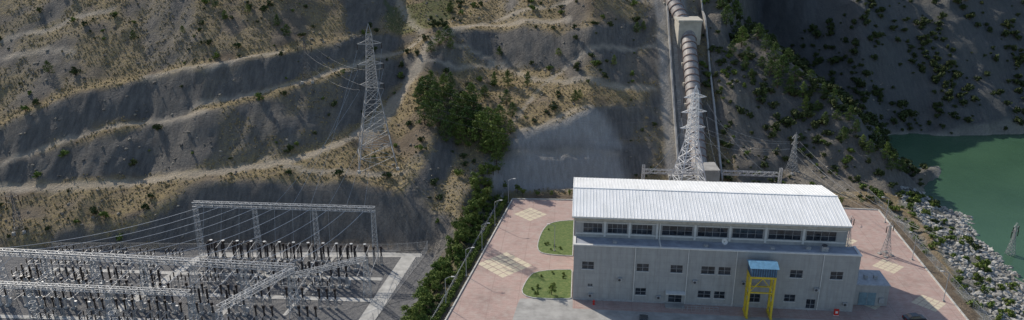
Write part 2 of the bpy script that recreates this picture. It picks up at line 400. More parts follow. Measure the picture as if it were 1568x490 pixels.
# ---------------------------------------------------------------- powerhouse
wallm,nt,b=newmat('grey_plaster_panels'); g=N(nt,'ShaderNodeTexCoord').outputs['Object']
c=ramp(nt,noise(nt,.5,5,g,.7),[(.3,(.31,.31,.305)),(.7,(.40,.395,.38))])
mp=N(nt,'ShaderNodeMapping'); mp.inputs['Scale'].default_value=(1.5,1.5,.12); nt.links.new(g,mp.inputs[0])
c=mixc(nt,mth(nt,'MULTIPLY_ADD',noise(nt,1,4,mp.outputs[0],.7),1.6,-.70,clamp=True),c,(.20,.19,.175))
sp=N(nt,'ShaderNodeSeparateXYZ'); nt.links.new(g,sp.inputs[0])
ln=mth(nt,'MAXIMUM',lines(sp.outputs[0],2.4,.02),lines(sp.outputs[2],1.6,.03))
c=mixc(nt,mth(nt,'MULTIPLY',ln,.45),c,(.2,.2,.2))
nt.links.new(c,b.inputs['Base Color']); b.inputs['Roughness'].default_value=.8
whitem=simple('white_trim',(.62,.61,.58),.6,var=.12)
roofm,nt,b=newmat('white_metal_roof'); g=N(nt,'ShaderNodeTexCoord').outputs['Object']
c=ramp(nt,noise(nt,.25,4,g,.6),[(.3,(.74,.75,.74)),(.7,(.83,.83,.82))])
mp=N(nt,'ShaderNodeMapping'); mp.inputs['Scale'].default_value=(2.2,.1,1); nt.links.new(g,mp.inputs[0])
c=mixc(nt,mth(nt,'MULTIPLY_ADD',noise(nt,1,3,mp.outputs[0]),1.4,-.6,clamp=True),c,(.56,.56,.54))
nt.links.new(c,b.inputs['Base Color']); b.inputs['Roughness'].default_value=.45
flatroof=simple('flat_roof_membrane',(.30,.32,.36),.8,var=.25,scale=.6)
glass,nt,b=newmat('dark_window_glass'); b.inputs['Roughness'].default_value=.12
g=N(nt,'ShaderNodeTexCoord').outputs['Object']; nt.links.new(ramp(nt,noise(nt,.8,2,g),[(.35,(.01,.014,.02)),(.7,(.05,.06,.075))]),b.inputs['Base Color'])
metal=simple('painted_steel_grey',(.38,.39,.40),.5,.3)
yell=simple('yellow_steel',(.60,.44,.04),.5)
dark=simple('dark_steel',(.06,.06,.065),.6)
PH=empty('powerhouse_building',(12.9,146.8,0),-math.radians(5.1))
L=57.7; AH=12.8; EH=17.9; RH=19.9; D1=4.0; D2=25
def wallwin(mb,u0,u1,z0,z1,v,wins,th=.3,mat=0):
    us=sorted(set([u0,u1]+[w[0] for w in wins]+[w[1] for w in wins]))
    for a,c in zip(us[:-1],us[1:]):
        zz=sorted([(w[2],w[3]) for w in wins if w[0]<=a+1e-6 and w[1]>=c-1e-6])
        z=z0
        for p,q in zz:
            if p>z: mb.b2((a,v,z),(c,v+th,p),mat)
            z=q
        if z<z1: mb.b2((a,v,z),(c,v+th,z1),mat)
def glz(mb,w,v,nmul=2,nh=1):
    a,c,p,q=w
    mb.b2((a,v+.18,p),(c,v+.2,q),1)
    t=.06
    mb.b2((a,v+.08,p),(a+t,v+.17,q),3); mb.b2((c-t,v+.08,p),(c,v+.17,q),3)
    mb.b2((a+t,v+.08,q-t),(c-t,v+.17,q),3); mb.b2((a+t,v+.08,p),(c-t,v+.17,p+t),3)
    for i in range(1,nmul):
        x=a+(c-a)*i/nmul; mb.b2((x-.03,v+.09,p+t),(x+.03,v+.165,q-t),3)
    for i in range(1,nh+1):
        z=p+(q-p)*i/(nh+1); 
        mb.b2((a+t,v+.10,z-.025),(c-t,v+.16,z+.025),3)
    mb.b2((a-.1,v-.08,p-.1),(c+.1,v+.02,p-.002),2)
def U(x): return (x-877)/432*L
wl=[]
for a,c in [(890,909),(975,994),(1027,1046),(1074,1095),(1100,1119),(1208,1227),(1268,1287)]:
    wl.append((U(a),U(c),7.3,9.1))
for a,c in [(975,992),(1072,1092),(1097,1114),(1204,1221)]:
    wl.append((U(a),U(c),1.7,3.4))
wl.append((U(1027),U(1048),0.02,2.6)); wl.append((U(1238),U(1252),0.02,2.5)); wl.append((U(900),U(908),3.2,3.9))
wl.append((U(1150),U(1168),1.2,3.2))
mb=MB(); wallwin(mb,0,L,0,AH,0,wl)
mb.b2((0,.3,0),(.3,D1,AH)); mb.b2((L-.3,.3,0),(L,D1,AH))
mb.b2((0,D1,0),(.3,D2,EH-.3)); mb.b2((L-2.2,D1,0),(L-1.9,D2,EH-.3)); mb.b2((L-1.9,D1,0),(L,D1+.3,AH))
mb.b2((.3,D2-.3,0),(L-2.2,D2,EH-.3))
up=[(892,922),(930,961),(968,1000),(1015,1062),(1070,1116),(1123,1170),(1178,1227),(1235,1280)]
uw=[((a-883)/416*55.6+.6,(c-883)/416*55.6+.6,AH+1.1,AH+3.3) for a,c in up]
wallwin(mb,.3,L-2.2,AH,EH-.3,D1,uw)
for u in (.02,L-2.18):
    mb.add([(u,D1,EH-.3),(u,D2,EH-.3),(u,14.3,RH-.3),(u+.26,D1,EH-.3),(u+.26,D2,EH-.3),(u+.26,14.3,RH-.3)],[(0,1,2),(5,4,3),(0,2,5,3),(1,4,5,2)])
for w_ in wl: glz(mb,w_,0,2,1)
for w_ in uw: glz(mb,w_,D1,4,1)
for a,c in zip(uw[:-1],uw[1:]):
    x=(a[1]+c[0])/2; mb.b2((x-.22,D1-.12,AH+.3),(x+.22,D1,EH-.35),2)
mb.b2((.3,D1-.06,AH+.75),(L-2.2,D1,AH+1.0),2)
mb.b2((.3,D1-.05,AH+3.42),(L-2.2,D1,AH+3.6),2)
mb.b2((0,-.06,.0),(L,0,.45),3)
mb.obj('walls_and_windows',[wallm,glass,whitem,metal],PH)
mb=MB(); mb.b2((.1,.3,AH-.5),(L-.1,D1,AH-.35),0)
mb.b2((-.15,-.15,AH-.02),(L+.15,.4,AH+.22),1); mb.b2((-.15,.4,AH-.02),(.35,D1-.01,AH+.2),1); mb.b2((L-.35,.4,AH-.02),(L+.15,D1+.3,AH+.2),1)
mb.b2((.35,.4,AH-.3),(L-.35,D1-.01,AH+.02),0)
mb.obj('annex_roof',[flatroof,whitem],PH)
mb=MB(); V0,VR,V1=3.2,14.3,D2+.7; u0,u1=-.6,L-1.5; t=.25
mb.add([(u0,V0,EH),(u1,V0,EH),(u1,VR,RH),(u0,VR,RH),(u0,V1,EH),(u1,V1,EH)]+[(u0,V0,EH-t),(u1,V0,EH-t),(u1,VR,RH-t),(u0,VR,RH-t),(u0,V1,EH-t),(u1,V1,EH-t)],
 [(0,1,2,3),(3,2,5,4),(9,8,7,6),(10,11,8,9),(0,6,7,1),(4,5,11,10)],0)
mb.add([(u0,V0,EH),(u0,VR,RH),(u0,V1,EH),(u0,V0,EH-t),(u0,VR,RH-t),(u0,V1,EH-t)],[(0,1,4,3),(1,2,5,4)],1)
mb.add([(u1,V0,EH),(u1,VR,RH),(u1,V1,EH),(u1,V0,EH-t),(u1,VR,RH-t),(u1,V1,EH-t)],[(3,4,1,0),(4,5,2,1)],1)
n=80
for i in range(n+1):
    x=u0+.1+(u1-u0-.2)*i/n
    for a,bb in ((V0,VR),(V1,VR)):
        mb.cyl((x,a,EH+.02),(x,bb,RH+.02),.06,.06,4,0,False)
mb.b2((u0,VR-.25,RH-.02),(u1,VR+.25,RH+.1),0)
mb.b2((u0,V0-.18,EH-.32),(u1,V0-.01,EH+.02),1)
mb.b2((u0+.4,V0+.0,EH-1.0),(u1-.4,D1-.02,EH-.27),2)
mb.obj('main_roof',[roofm,whitem,simple('beige_fascia',(.42,.38,.31),.7)],PH)
mb=MB()
for x in (972,1053,1126,1255):
    u=U(x); mb.cyl((u,-.15,.2),(u,-.15,AH-.05),.09,.09,8,0)
mb.cyl((U(1010),-.3,AH+.3),(U(1010),D1-.3,AH+.3),.14,.14,8,0); mb.cyl((U(1010),D1-.3,AH+.3),(U(1010),D1-.3,EH-1.1),.14,.14,8,0)
for x,z in ((905,1.0),(950,5.0),(1012,1.2),(1250,4.6),(1066,5.2),(1296,1.5),(1140,5.4),(1185,1.0)):
    u=U(x); mb.box((u,-.3,z+.35),(.95,.5,.75),1); mb.cyl((u-.1,-.57,z+.35),(u-.1,-.6,z+.35),.28,.28,12,2)
mb.box((U(1258),1.8,AH+.55),(1.3,1.3,1.1),1); mb.cyl((U(1258),1.8,AH+1.1),(U(1258),1.8,AH+1.35),.5,.5,12,2)
mb.box((U(1235),2.2,AH+.35),(.9,.8,.7),1)
for x in (1180,1080,940): mb.box((U(x),1.5,AH+.3),(.8,.8,.55),1)
mb.obj('downpipes_and_vents',[whitem,metal,dark],PH)
mb=MB(); u=U(1037); mb.b2((u-2,-1.4,2.9),(u+2,0,3.05),0); mb.box((u,-1,.12),(4,2,.24),1)
for i in range(9):
    x=U(1048)+i*.9; mb.st((x,-2.6,0),(x,-2.6,1.1),.04,2)
mb.st((U(1048),-2.6,1.1),(U(1048)+7.2,-2.6,1.1),.04,2); mb.st((U(1048),-2.6,.55),(U(1048)+7.2,-2.6,.55),.03,2)
mb.obj('entrance_canopy',[whitem,conc,metal],PH)
mb=MB(); c0=Vector((U(1107),1.6,AH+1.3)); mb.cyl((c0.x,c0.y,AH),(c0.x,c0.y,AH+1.3),.05,.05,6,0)
dd=Vector((.3,-.8,.5)).normalized()
for i in range(4):
    r0=.15+.13*i; r1=.15+.13*(i+1); mb.cyl(c0+dd*(.5*r0*r0),c0+dd*(.5*r1*r1),r0,r1,14,1,False)
mb.cyl(c0,c0+dd*.7,.02,.02,5,0)
mb.obj('satellite_dish',[metal,whitem],PH)
mb=MB(); u=L+.4
mb.b2((u,3,0),(u+7.5,9.6,4.6),0); mb.b2((u-.15,2.85,4.6),(u+7.65,9.75,4.85),1); mb.b2((u+1.6,2.9,0.05),(u+5.0,3.0,3.0),2); mb.b2((u+3.25,2.86,0.05),(u+3.33,2.9,3.0),1)
mb.box((u+6.2,2.8,1.4),(1,.4,1.2),3)
for i in range(3): mb.box((u+1.5+i*2,6,5.2),(.7,.7,.7),3)
mb.obj('outbuilding',[wallm,metal,simple('door_blue_grey',(.16,.24,.28),.6),metal],PH)
# ---------------------------------------------------------------- yellow gantry hoist
GC=empty('gantry_crane',(50.3,140.4,0),-math.radians(5.1)); mb=MB()
for x in (-2.4,2.4):
    for y in (-1.3,1.3): mb.box((x,y,4.6),(.38,.38,9.2),0)
    mb.box((x,0,9.35),(.4,3.0,.35),0); mb.box((x,0,.3),(.42,3.6,.4),0); mb.box((x,0,4.8),(.25,2.2,.25),0)
    mb.st((x,-1.3,.5),(x,1.3,4.7),.1); mb.st((x,1.3,.5),(x,-1.3,4.7),.1); mb.st((x,-1.3,4.9),(x,1.3,9.1),.1)
for y in (-1.3,1.3):
    mb.box((0,y,9.35),(4.4,.42,.5),0); mb.box((0,y,5.9),(4.4,.22,.25),0)
mb.st((-2.4,-1.3,6),(0,-1.3,9.1),.1); mb.st((2.4,-1.3,6),(0,-1.3,9.1),.1)
for i in range(20): mb.st((-2.75,-1.0,.5+i*.45),(-2.75,-.4,.5+i*.45),.03)
mb.st((-2.75,-1,0),(-2.75,-1,9.4),.04); mb.st((-2.75,-.4,0),(-2.75,-.4,9.4),.04)
mb.obj('yellow_frame',[yell],GC)
mb=MB(); mb.b2((-2.5,-1.7,9.65),(2.5,1.7,11.6),0)
mb.add([(-2.8,-2,11.6),(2.8,-2,11.6),(2.8,2,11.6),(-2.8,2,11.6),(-2.8,0,12.3),(2.8,0,12.3)],[(0,1,5,4),(2,3,4,5),(0,4,3),(1,2,5),(3,2,1,0)],1)
for i in range(11): mb.box((-2.3+i*.46,-1.73,10.6),(.06,.06,1.8),1)
mb.obj('blue_hoist_house',[simple('hoist_panel_dark_blue',(.05,.09,.15),.5),simple('blue_sheet_roof',(.13,.28,.42),.5)],GC)
# ---------------------------------------------------------------- penstock
pipem,nt,b=newmat('weathered_pipe_paint'); g=N(nt,'ShaderNodeNewGeometry').outputs['Position']
c=ramp(nt,noise(nt,.9,5,g,.7),[(.3,(.17,.145,.135)),(.5,(.27,.245,.23)),(.75,(.38,.355,.335))])
nt.links.new(c,b.inputs['Base Color']); b.inputs['Roughness'].default_value=.6
ringm=simple('pipe_ring_rust',(.20,.135,.115),.7); anc=simple('anchor_block_concrete',(.44,.41,.35),.85,var=.2,scale=.6)
PS=empty('penstock_pipe')
pa=sight(1071,268); pb=sight(1053,62)
pa=Vector((pa.x,pa.y,gz(pa.x,pa.y)+1.2)); pb=Vector((pb.x,pb.y,gz(pb.x,pb.y)+2.6)); 
pe=Vector((pb.x-9,pb.y+48,0)); pe.z=gz(pe.x,pe.y)+3.0
mb=MB(); R=2.35
mb.cyl(pa,pb,R,R,28,0); mb.cyl(pb,pe,R,R,28,0)
for A,Bq in ((pa,pb),(pb,pe)):
    d=(Bq-A); Ln=d.length; d.normalize(); k=int(Ln/3.0)
    for i in range(k):
        c0=A+d*(i*3.0+1.2); mb.cyl(c0-d*.15,c0+d*.15,R+.22,R+.22,28,1)
        if i%3==0:
            zz=gz(c0.x,c0.y); mb.box((c0.x,c0.y,(zz-1+c0.z-1.2)/2),(5.6,1.0,max(.5,c0.z-1.2-zz+1)),2)
mb.obj('pipe_and_rings',[pipem,ringm,anc],PS)
mb=MB(); cz=pb.z
mb.box((pb.x,pb.y+1.5,cz-.2),(7.6,7.5,8.6),0); mb.box((pb.x,pb.y+1.5,cz+4.4),(8.2,8.1,.6),0)
mb.obj('anchor_block',[anc],PS)
mb=MB(); mb.box((pa.x+1.2,pa.y-3,2.4),(6.0,7,6.6),0); mb.box((pa.x-6,pa.y-1,.8),(7,3,3.4),0); mb.obj('lower_anchor_block',[conc],PS)
mb=MB()
for off,wd,hh in ((-6.3,.5,1.5),(6.3,.5,1.5),(-4.4,1.3,.5)):
    prev=None
    for k in range(0,42):
        yy=pa.y-3+k*2.2; t=(yy-pa.y)/(pb.y-pa.y); xx=pa.x+(pb.x-pa.x)*t+off
        zz=gz(xx,yy); 
        if off==-4.4:
            for q in range(3): mb.box((xx,yy+q*.73,gz(xx,yy+q*.73)+.15),(1.3,.5,.5),0)
        elif prev: 
            p0,p1=prev,(xx,yy,zz)
            mb.add([(p0[0]-wd/2,p0[1],p0[2]-1),(p0[0]+wd/2,p0[1],p0[2]-1),(p0[0]+wd/2,p0[1],p0[2]+hh),(p0[0]-wd/2,p0[1],p0[2]+hh),
                    (p1[0]-wd/2,p1[1],p1[2]-1),(p1[0]+wd/2,p1[1],p1[2]-1),(p1[0]+wd/2,p1[1],p1[2]+hh),(p1[0]-wd/2,p1[1],p1[2]+hh)],
                   [(3,2,6,7),(0,3,7,4),(2,1,5,6),(0,1,2,3),(7,6,5,4)],0)
        prev=(xx,yy,zz)
mb.obj('trench_walls_and_stairs',[conc],PS)
# ---------------------------------------------------------------- lattice structures
galv=simple('galvanised_steel',(.40,.41,.42),.5,.2,var=.15); galvd=simple('weathered_tower_steel',(.32,.325,.33),.55,.2,var=.15); galvk=simple('dull_tower_steel',(.12,.12,.125),.6,.1,var=.15); galvb=simple('bright_zinc_steel',(.66,.67,.68),.5,.1,var=.1)
insul=simple('dark_porcelain',(.03,.022,.02),.3); wirem=simple('aluminium_wire',(.50,.51,.52),.5,.2); wirek=simple('oxidised_wire',(.20,.20,.21),.6,.1)
def lattice_leg(mb,x,y,z0,z1,w0,w1,r=.05,n=None):
    n=n or max(3,int((z1-z0)/((w0+w1)/2*1.15)))
    def P(k,i):
        t=k/n; w=(w0+(w1-w0)*t)/2; s=((-1,-1),(1,-1),(1,1),(-1,1))[i%4]; return (x+s[0]*w,y+s[1]*w,z0+(z1-z0)*t)
    for k in range(n):
        for i in range(4):
            mb.st(P(k,i),P(k+1,i),r*1.3); mb.st(P(k,i),P(k+1,i+1),r*.8); mb.st(P(k,i+1),P(k+1,i),r*.8)
            mb.st(P(k+1,i),P(k+1,i+1),r*.8)
def lattice_beam(mb,p,q,w=1.0,r=.05,n=None):
    p=Vector(p);q=Vector(q);d=q-p;Ln=d.length;d.normalize(); s=Vector((-d.y,d.x,0)).normalized()*w/2; u=Vector((0,0,w/2))
    n=n or int(Ln/w/1.1); c=[s+u,-s+u,-s-u,s-u]
    for k in range(n):
        a=p+d*Ln*k/n; b_=p+d*Ln*(k+1)/n
        for i in range(4):
            mb.st(a+c[i],b_+c[i],r*1.3); 
            if (k+i)%2: mb.st(a+c[i],b_+c[(i+1)%4],r*.8)
            else: mb.st(a+c[(i+1)%4],b_+c[i],r*.8)
            mb.st(b_+c[i],b_+c[(i+1)%4],r*.7)
def tower(name,x,y,h,wb,arms,r=.09,rot=0,waist=.6,mat=None):
    z0=gz(x,y)-.3; mb=MB(); wt=wb*.14
    lattice_leg(mb,0,0,0,waist*h,wb,wb*.30,r,6); lattice_leg(mb,0,0,waist*h,h*.93,wb*.30,wt,r*.8,10)
    for i in range(4):
        s=((-1,-1),(1,-1),(1,1),(-1,1))[i]; mb.st((s[0]*wt/2,s[1]*wt/2,h*.93),(0,0,h),r); mb.box((s[0]*wb/2,s[1]*wb/2,.1),(.8,.8,.8),1)
    tips=[]
    for zf,al in arms:
        z=h*zf
        for s in (-1,1):
            tip=(s*al,0,z+.2); tips.append(tip)
            for yy in (-wt/2,wt/2): mb.st((0,yy,z),tip,r*.8); mb.st((0,yy,z+1.3),tip,r*.7)
            mb.st((s*al*.5,wt*.25,z),(s*al*.5,0,z+.75),r*.6); mb.cyl(tip,(tip[0],0,z-1.4),.11,.11,6,2)
    mb.obj(name,[mat or galvd,conc,insul],None,loc=(x,y,z0),rot=rot)
    M=Matrix.Translation((x,y,z0))@Matrix.Rotation(rot,4,'Z')
    return [M@Vector((t[0],t[1],t[2]-1.4)) for t in tips]
pT=sight(577,250)
T1=tower('transmission_tower',pT.x,pT.y,39.5,10.5,[(.58,3.2),(.72,3.4),(.86,3.2)],.085,.25,.55)
T2=tower('transmission_tower',49.6,205.0,32,9.5,[(.62,3.6),(.76,3.6),(.89,3.2)],.12,.15,.5,galvb)
p3=sight(1212,262); T3=tower('transmission_tower',p3.x,p3.y,12.5,2.6,[(.7,1.6),(.85,1.6)],.05,.5)
p4=sight(471,124); T4=tower('transmission_tower',p4.x,p4.y,14,3,[(.75,2),(.9,2)],.05,.2,.6,galvk)
T5=tower('transmission_tower',88.9,167.6,8.5,1.9,[(.9,1.1)],.04,.4)
p6=sight(1545,395); T6=tower('transmission_tower',p6.x,p6.y,9.5,2.0,[(.8,1.2),(.93,1.0)],.045,.4)
T7=tower('transmission_tower',81.5,172,8.0,1.4,[(.9,1.0)],.04,.4)
p8=sight(30,352); T8=tower('transmission_tower',p8.x,p8.y,11,2.4,[(.75,1.6),(.9,1.4)],.045,.4,.6,galvk)
wires=MB()
def wire(p,q,sag=2,r=.022,n=12,mat=0):
    p=Vector(p);q=Vector(q);pr=p
    for i in range(1,n+1):
        t=i/n; c=p.lerp(q,t); c.z-=4*sag*t*(1-t); wires.cyl(pr,c,r,r,3,mat,False); pr=c
G1=[]; mb=MB(); a=Vector((-78.5,177.4,9)); b_=Vector((-33.2,174.0,9)); lattice_beam(mb,a,b_,1.1,.06)
for t in (0.01,.34,.67,.99):
    p=a.lerp(b_,t); lattice_leg(mb,p.x,p.y,-6,8.5,1.3,.9,.035)
for k in range(10): G1.append(a.lerp(b_,.06+k*.098))
mb.obj('substation_gantry',[galv])
G2=[]; mb=MB(); a2=Vector((-118,157.6,6)); b2_=Vector((-46.7,149.7,6)); lattice_beam(mb,a2,b2_,1.2,.06)
for t in (.04,.2,.36,.52,.68,.84,.99):
    p=a2.lerp(b2_,t); lattice_leg(mb,p.x,p.y,-6,5.4,2.2,.9,.045)
for k in range(12): G2.append(a2.lerp(b2_,.1+k*.08))
mb.obj('substation_gantry',[galv])
mb=MB(); lattice_beam(mb,(-46.7,149.5,5.9),(-57,133,5.9),1.1,.055); lattice_beam(mb,(-47,150,4),(-33,158,4),.9,.045)
lattice_leg(mb,-33,158,-6,3.5,1.8,.8,.045); lattice_leg(mb,-57,133,-6,5.4,2,.9,.045); mb.obj('substation_gantry',[galv])
mb=MB(); lattice_beam(mb,(-118,146,4.5),(-66,141.5,4.5),1.0,.05)
for t in (0,.33,.66,1): p=Vector((-118,146,0)).lerp(Vector((-66,141.5,0)),t); lattice_leg(mb,p.x,p.y,-6,4,1.8,.8,.045)
mb.obj('substation_gantry',[galv])
for i,g1 in enumerate(G1):
    t=G2[min(i+2,11)]; q=Vector((t.x-(10-i)*2.2,t.y+.6+(10-i)*.24,5.6)); wire(g1+Vector((0,-.5,-.4)),q,1.9,.055)
    wire(G2[i]+Vector((0,-.6,-.4)),(G2[i].x-3,144,4.3),1,.035,6)
for i in range(8):
    p=G1[i]; wires.cyl(p+Vector((0,0,-.5)),(p.x+.3,172.6,.2),.025,.025,3,0,False)
    p=G2[i+2]; wires.cyl(p+Vector((0,0,-.5)),(p.x+.6,154.6,-1),.025,.025,3,0,False)
for i in range(3):
    for j,tp in enumerate(T1[i*2:i*2+2]): wire(tp,G1[4+i+3*j]+Vector((0,.5,.3)),1.5,.026)
for i in range(0,4): wire(T1[i],T4[min(i,3)] ,3,.016,12,1)
for i in range(6): wire(T1[i],T2[i],7,.018,16,1)
for i in range(4): wire(T2[i],T3[i],2.5,.024)
mb=MB(); lattice_beam(mb,(34.8,194,8),(50.5,193,8),1.0,.055); lattice_beam(mb,(54,193,8),(70.3,191.5,8),1.0,.055)
for x,y in ((34.8,194),(50.5,193),(54,193),(70.3,191.5)): lattice_leg(mb,x,y,0,13 if x in(34.8,70.3) else 8,1.1,.6,.045)
lattice_beam(mb,(34.8,196,10.5),(50.5,195,10.5),1.0,.055); lattice_beam(mb,(56,195,10.5),(70.3,193.5,10.5),1.0,.055)
mb.obj('transformer_yard_gantry',[galv])
for i in range(6): wire(T2[i],(36.5+i*6.2,195,10.5),1.5,.03)
for i in range(4): wire(T3[i],(92+i*2,168-i*3,8),3,.028)
wires.obj('power_lines',[wirem,wirek])
# ---------------------------------------------------------------- switchgear
concp=simple('plinth_concrete',(.42,.41,.39),.85)
def insulator(mb,x,y,z0,z1,r,mat=1):
    mb.cyl((x,y,z0),(x,y,z1),r*.6,r*.55,6,mat)
    n=max(3,int((z1-z0)/.26))
    for i in range(n):
        z=z0+(z1-z0)*(i+.5)/n; mb.cyl((x,y,z-.04),(x,y,z+.04),r,r*.8,6,mat)
def mesh_breaker():
    mb=MB()
    for x in (-1.8,0,1.8):
        mb.box((x,0,.2),(.9,.9,.5),2); mb.box((x-.2,0,1.5),(.12,.3,2.3),0); mb.box((x+.2,0,1.5),(.12,.3,2.3),0); mb.box((x,0,2.6),(.7,.6,.25),0)
        insulator(mb,x,0,2.7,4.5,.3,1); mb.box((x,0,4.6),(.4,.4,.25),1); insulator(mb,x,0,4.7,6.1,.33,1); mb.cyl((x,0,6.1),(x,0,6.3),.25,.18,6,1)
    mb.box((0,0,2.35),(4.6,.18,.18),0); mb.box((2.5,0,1.4),(.6,.5,1.1),0)
    return mb.obj('t',[galv,insul,concp])
def mesh_disc():
    mb=MB()
    for x in (-1.8,0,1.8):
        for y in (-.8,.8):
            mb.box((x,y,.15),(.5,.5,.35),2); mb.st((x,y,.2),(x,y,2.5),.09); insulator(mb,x,y,2.6,3.8,.2,1)
        mb.box((x,0,2.5),(.16,2.2,.14),0); mb.cyl((x,-.8,3.85),(x,.8,3.9),.05,.05,5,0)
    mb.box((0,-.8,2.4),(4.4,.12,.12),0); mb.box((0,.8,2.4),(4.4,.12,.12),0)
    return mb.obj('t',[galvd,insul,concp])
def mesh_ct():
    mb=MB()
    for x in (-1.8,0,1.8):
        mb.box((x,0,.2),(.6,.6,.4),2); lattice_leg(mb,x,0,.4,2.4,.45,.45,.035,3); insulator(mb,x,0,2.4,4.4,.26,1); mb.cyl((x,0,4.4),(x,0,5.0),.34,.3,8,1)
    return mb.obj('t',[galvd,insul,concp])
def mesh_arr():
    mb=MB()
    mb.box((0,0,.2),(.5,.5,.4),2); mb.cyl((0,0,.3),(0,0,2.6),.12,.12,6,0); insulator(mb,0,0,2.6,4.8,.28,1); mb.cyl((0,0,4.8),(0,0,4.9),.4,.4,8,0)
    return mb.obj('t',[galv,insul,concp])
protos={}
for n_,fn in (('circuit_breaker',mesh_breaker),('disconnector_switch',mesh_disc),('current_transformer',mesh_ct),('surge_arrester',mesh_arr)):
    o=fn(); protos[n_]=o.data; o.data.name=n_; bpy.data.objects.remove(o)
rows=[('current_transformer',175.5,-74,-32,6.3),('circuit_breaker',171.5,-73,-34,6.6),('disconnector_switch',168,-74,-34,6.2),('circuit_breaker',163.5,-70,-36,6.8),
 ('disconnector_switch',160,-116,-37,7.2),('current_transformer',154.0,-112,-38,7.6),('circuit_breaker',149.5,-115,-60,7.8),('disconnector_switch',166,-116,-80,6.5),
 ('current_transformer',146,-100,-38,7),('disconnector_switch',142,-100,-45,7.5),('circuit_breaker',157.5,-112,-76,8),('disconnector_switch',172,-112,-82,7)]
for kind,y,x0,x1,dx in rows:
    x=x0
    while x<=x1:
        inst(kind,protos[kind],(x+random.uniform(-.3,.3),y-(x+50)*.075+random.uniform(-.3,.3),-6),-.075+ (math.pi if random.random()<.4 else 0)); x+=dx*random.choice([1,1,1,1.35])
for i in range(12):
    inst('surge_arrester',protos['surge_arrester'],(-76+i*3.6+random.uniform(-.4,.4),178.0-(i*.22),-6))
mb=MB()
for i in range(15):
    x=-73+i*2.9; mb.cyl((x,176.5-(x+50)*.075,-1.3),(x-.4,161-(x+50)*.075,-1.9),.04,.04,4)
for i in range(12):
    x=-113+i*6; mb.cyl((x,165,-1.9),(x-1,149,-1.6),.04,.04,4)
mb.obj('busbar_conductors',[wirem])
def fence(name,pts,h=2.0,step=2.5,mat=None):
    mb=MB()
    for p,q in zip(pts[:-1],pts[1:]):
        p=Vector(p);q=Vector(q); L_=(q-p).length; n=max(1,int(L_/step))
        for i in range(n):
            a=p.lerp(q,i/n); c=p.lerp(q,(i+1)/n); za=gz(a.x,a.y); zc=gz(c.x,c.y)
            mb.cyl((a.x,a.y,za-.2),(a.x,a.y,za+h),.05,.05,5); mb.st((a.x,a.y,za+h),(a.x-.25,a.y,za+h+.35),.03)
            for k in range(7):
                z=.15+(h-.15)*k/6; mb.st((a.x,a.y,za+z),(c.x,c.y,zc+z),.012 if 0<k<6 else .03)
    return mb.obj(name,[mat or galv])
fence('substation_fence',[(-118,181.5),(-78,181.8),(-21.6,181.2),(-30,147.5),(-36,120)])
fence('river_side_fence',[(100,204),(100.6,192.6),(96.8,140.1),(92.5,108)],1.8,2.2)
fence('yard_fence',[(-2.5,203),(-15.6,139.5),(-21,115)],1.4,2.5)
# ---------------------------------------------------------------- street lamps
def lampmesh():
    mb=MB(); mb.cyl((0,0,0),(0,0,6.6),.09,.06,8,0); mb.box((0,0,.15),(.4,.4,.3),2)
    pr=Vector((0,0,6.6))
    for i in range(1,6):
        t=i/5; c=Vector((1.3*t,0,6.6+.55*math.sin(t*1.6))); mb.cyl(pr,c,.05,.045,6,0); pr=c
    mb.box((pr.x+.3,0,pr.z),(.7,.26,.12),1); return mb.obj('t',[galv,whitem,conc])
o=lampmesh(); lm=o.data; bpy.data.objects.remove(o)
for x,y,r in ((-13.8,143.6,0),(-10.3,157,0),(-7.2,170,0),(-4.4,184,0),(-1,199,0),(10.2,169.5,math.pi),(84,192,4),(94,165,math.pi),(97,186,math.pi),(91.5,146,math.pi)):
    inst('street_lamp',lm,(x,y,0),r)
mb=MB(); red=simple('red_paint',(.55,.03,.02),.4)
mb.cyl((0,0,0),(0,0,.12),.26,.26,12); mb.cyl((0,0,.12),(0,0,.9),.17,.15,12); mb.cyl((0,0,.9),(0,0,1.08),.2,.07,12); mb.cyl((-.32,0,.65),(.32,0,.65),.08,.08,8); mb.cyl((0,-.3,.6),(0,0,.6),.1,.1,8); mb.cyl((0,0,1.08),(0,0,1.16),.05,.05,6)
mb.obj('fire_hydrant',[red],loc=(17.2,144.6,.02))
mb=MB(); mb.box((0,0,.7),(.9,.4,1.2)); mb.box((0,0,.05),(1,.5,.1),1); mb.box((0,-.21,.8),(.5,.02,.5),1); mb.box((0,0,1.33),(1.0,.5,.06)); mb.obj('fire_hose_cabinet',[red,whitem],loc=(66.5,140.3,.02),rot=-.09)
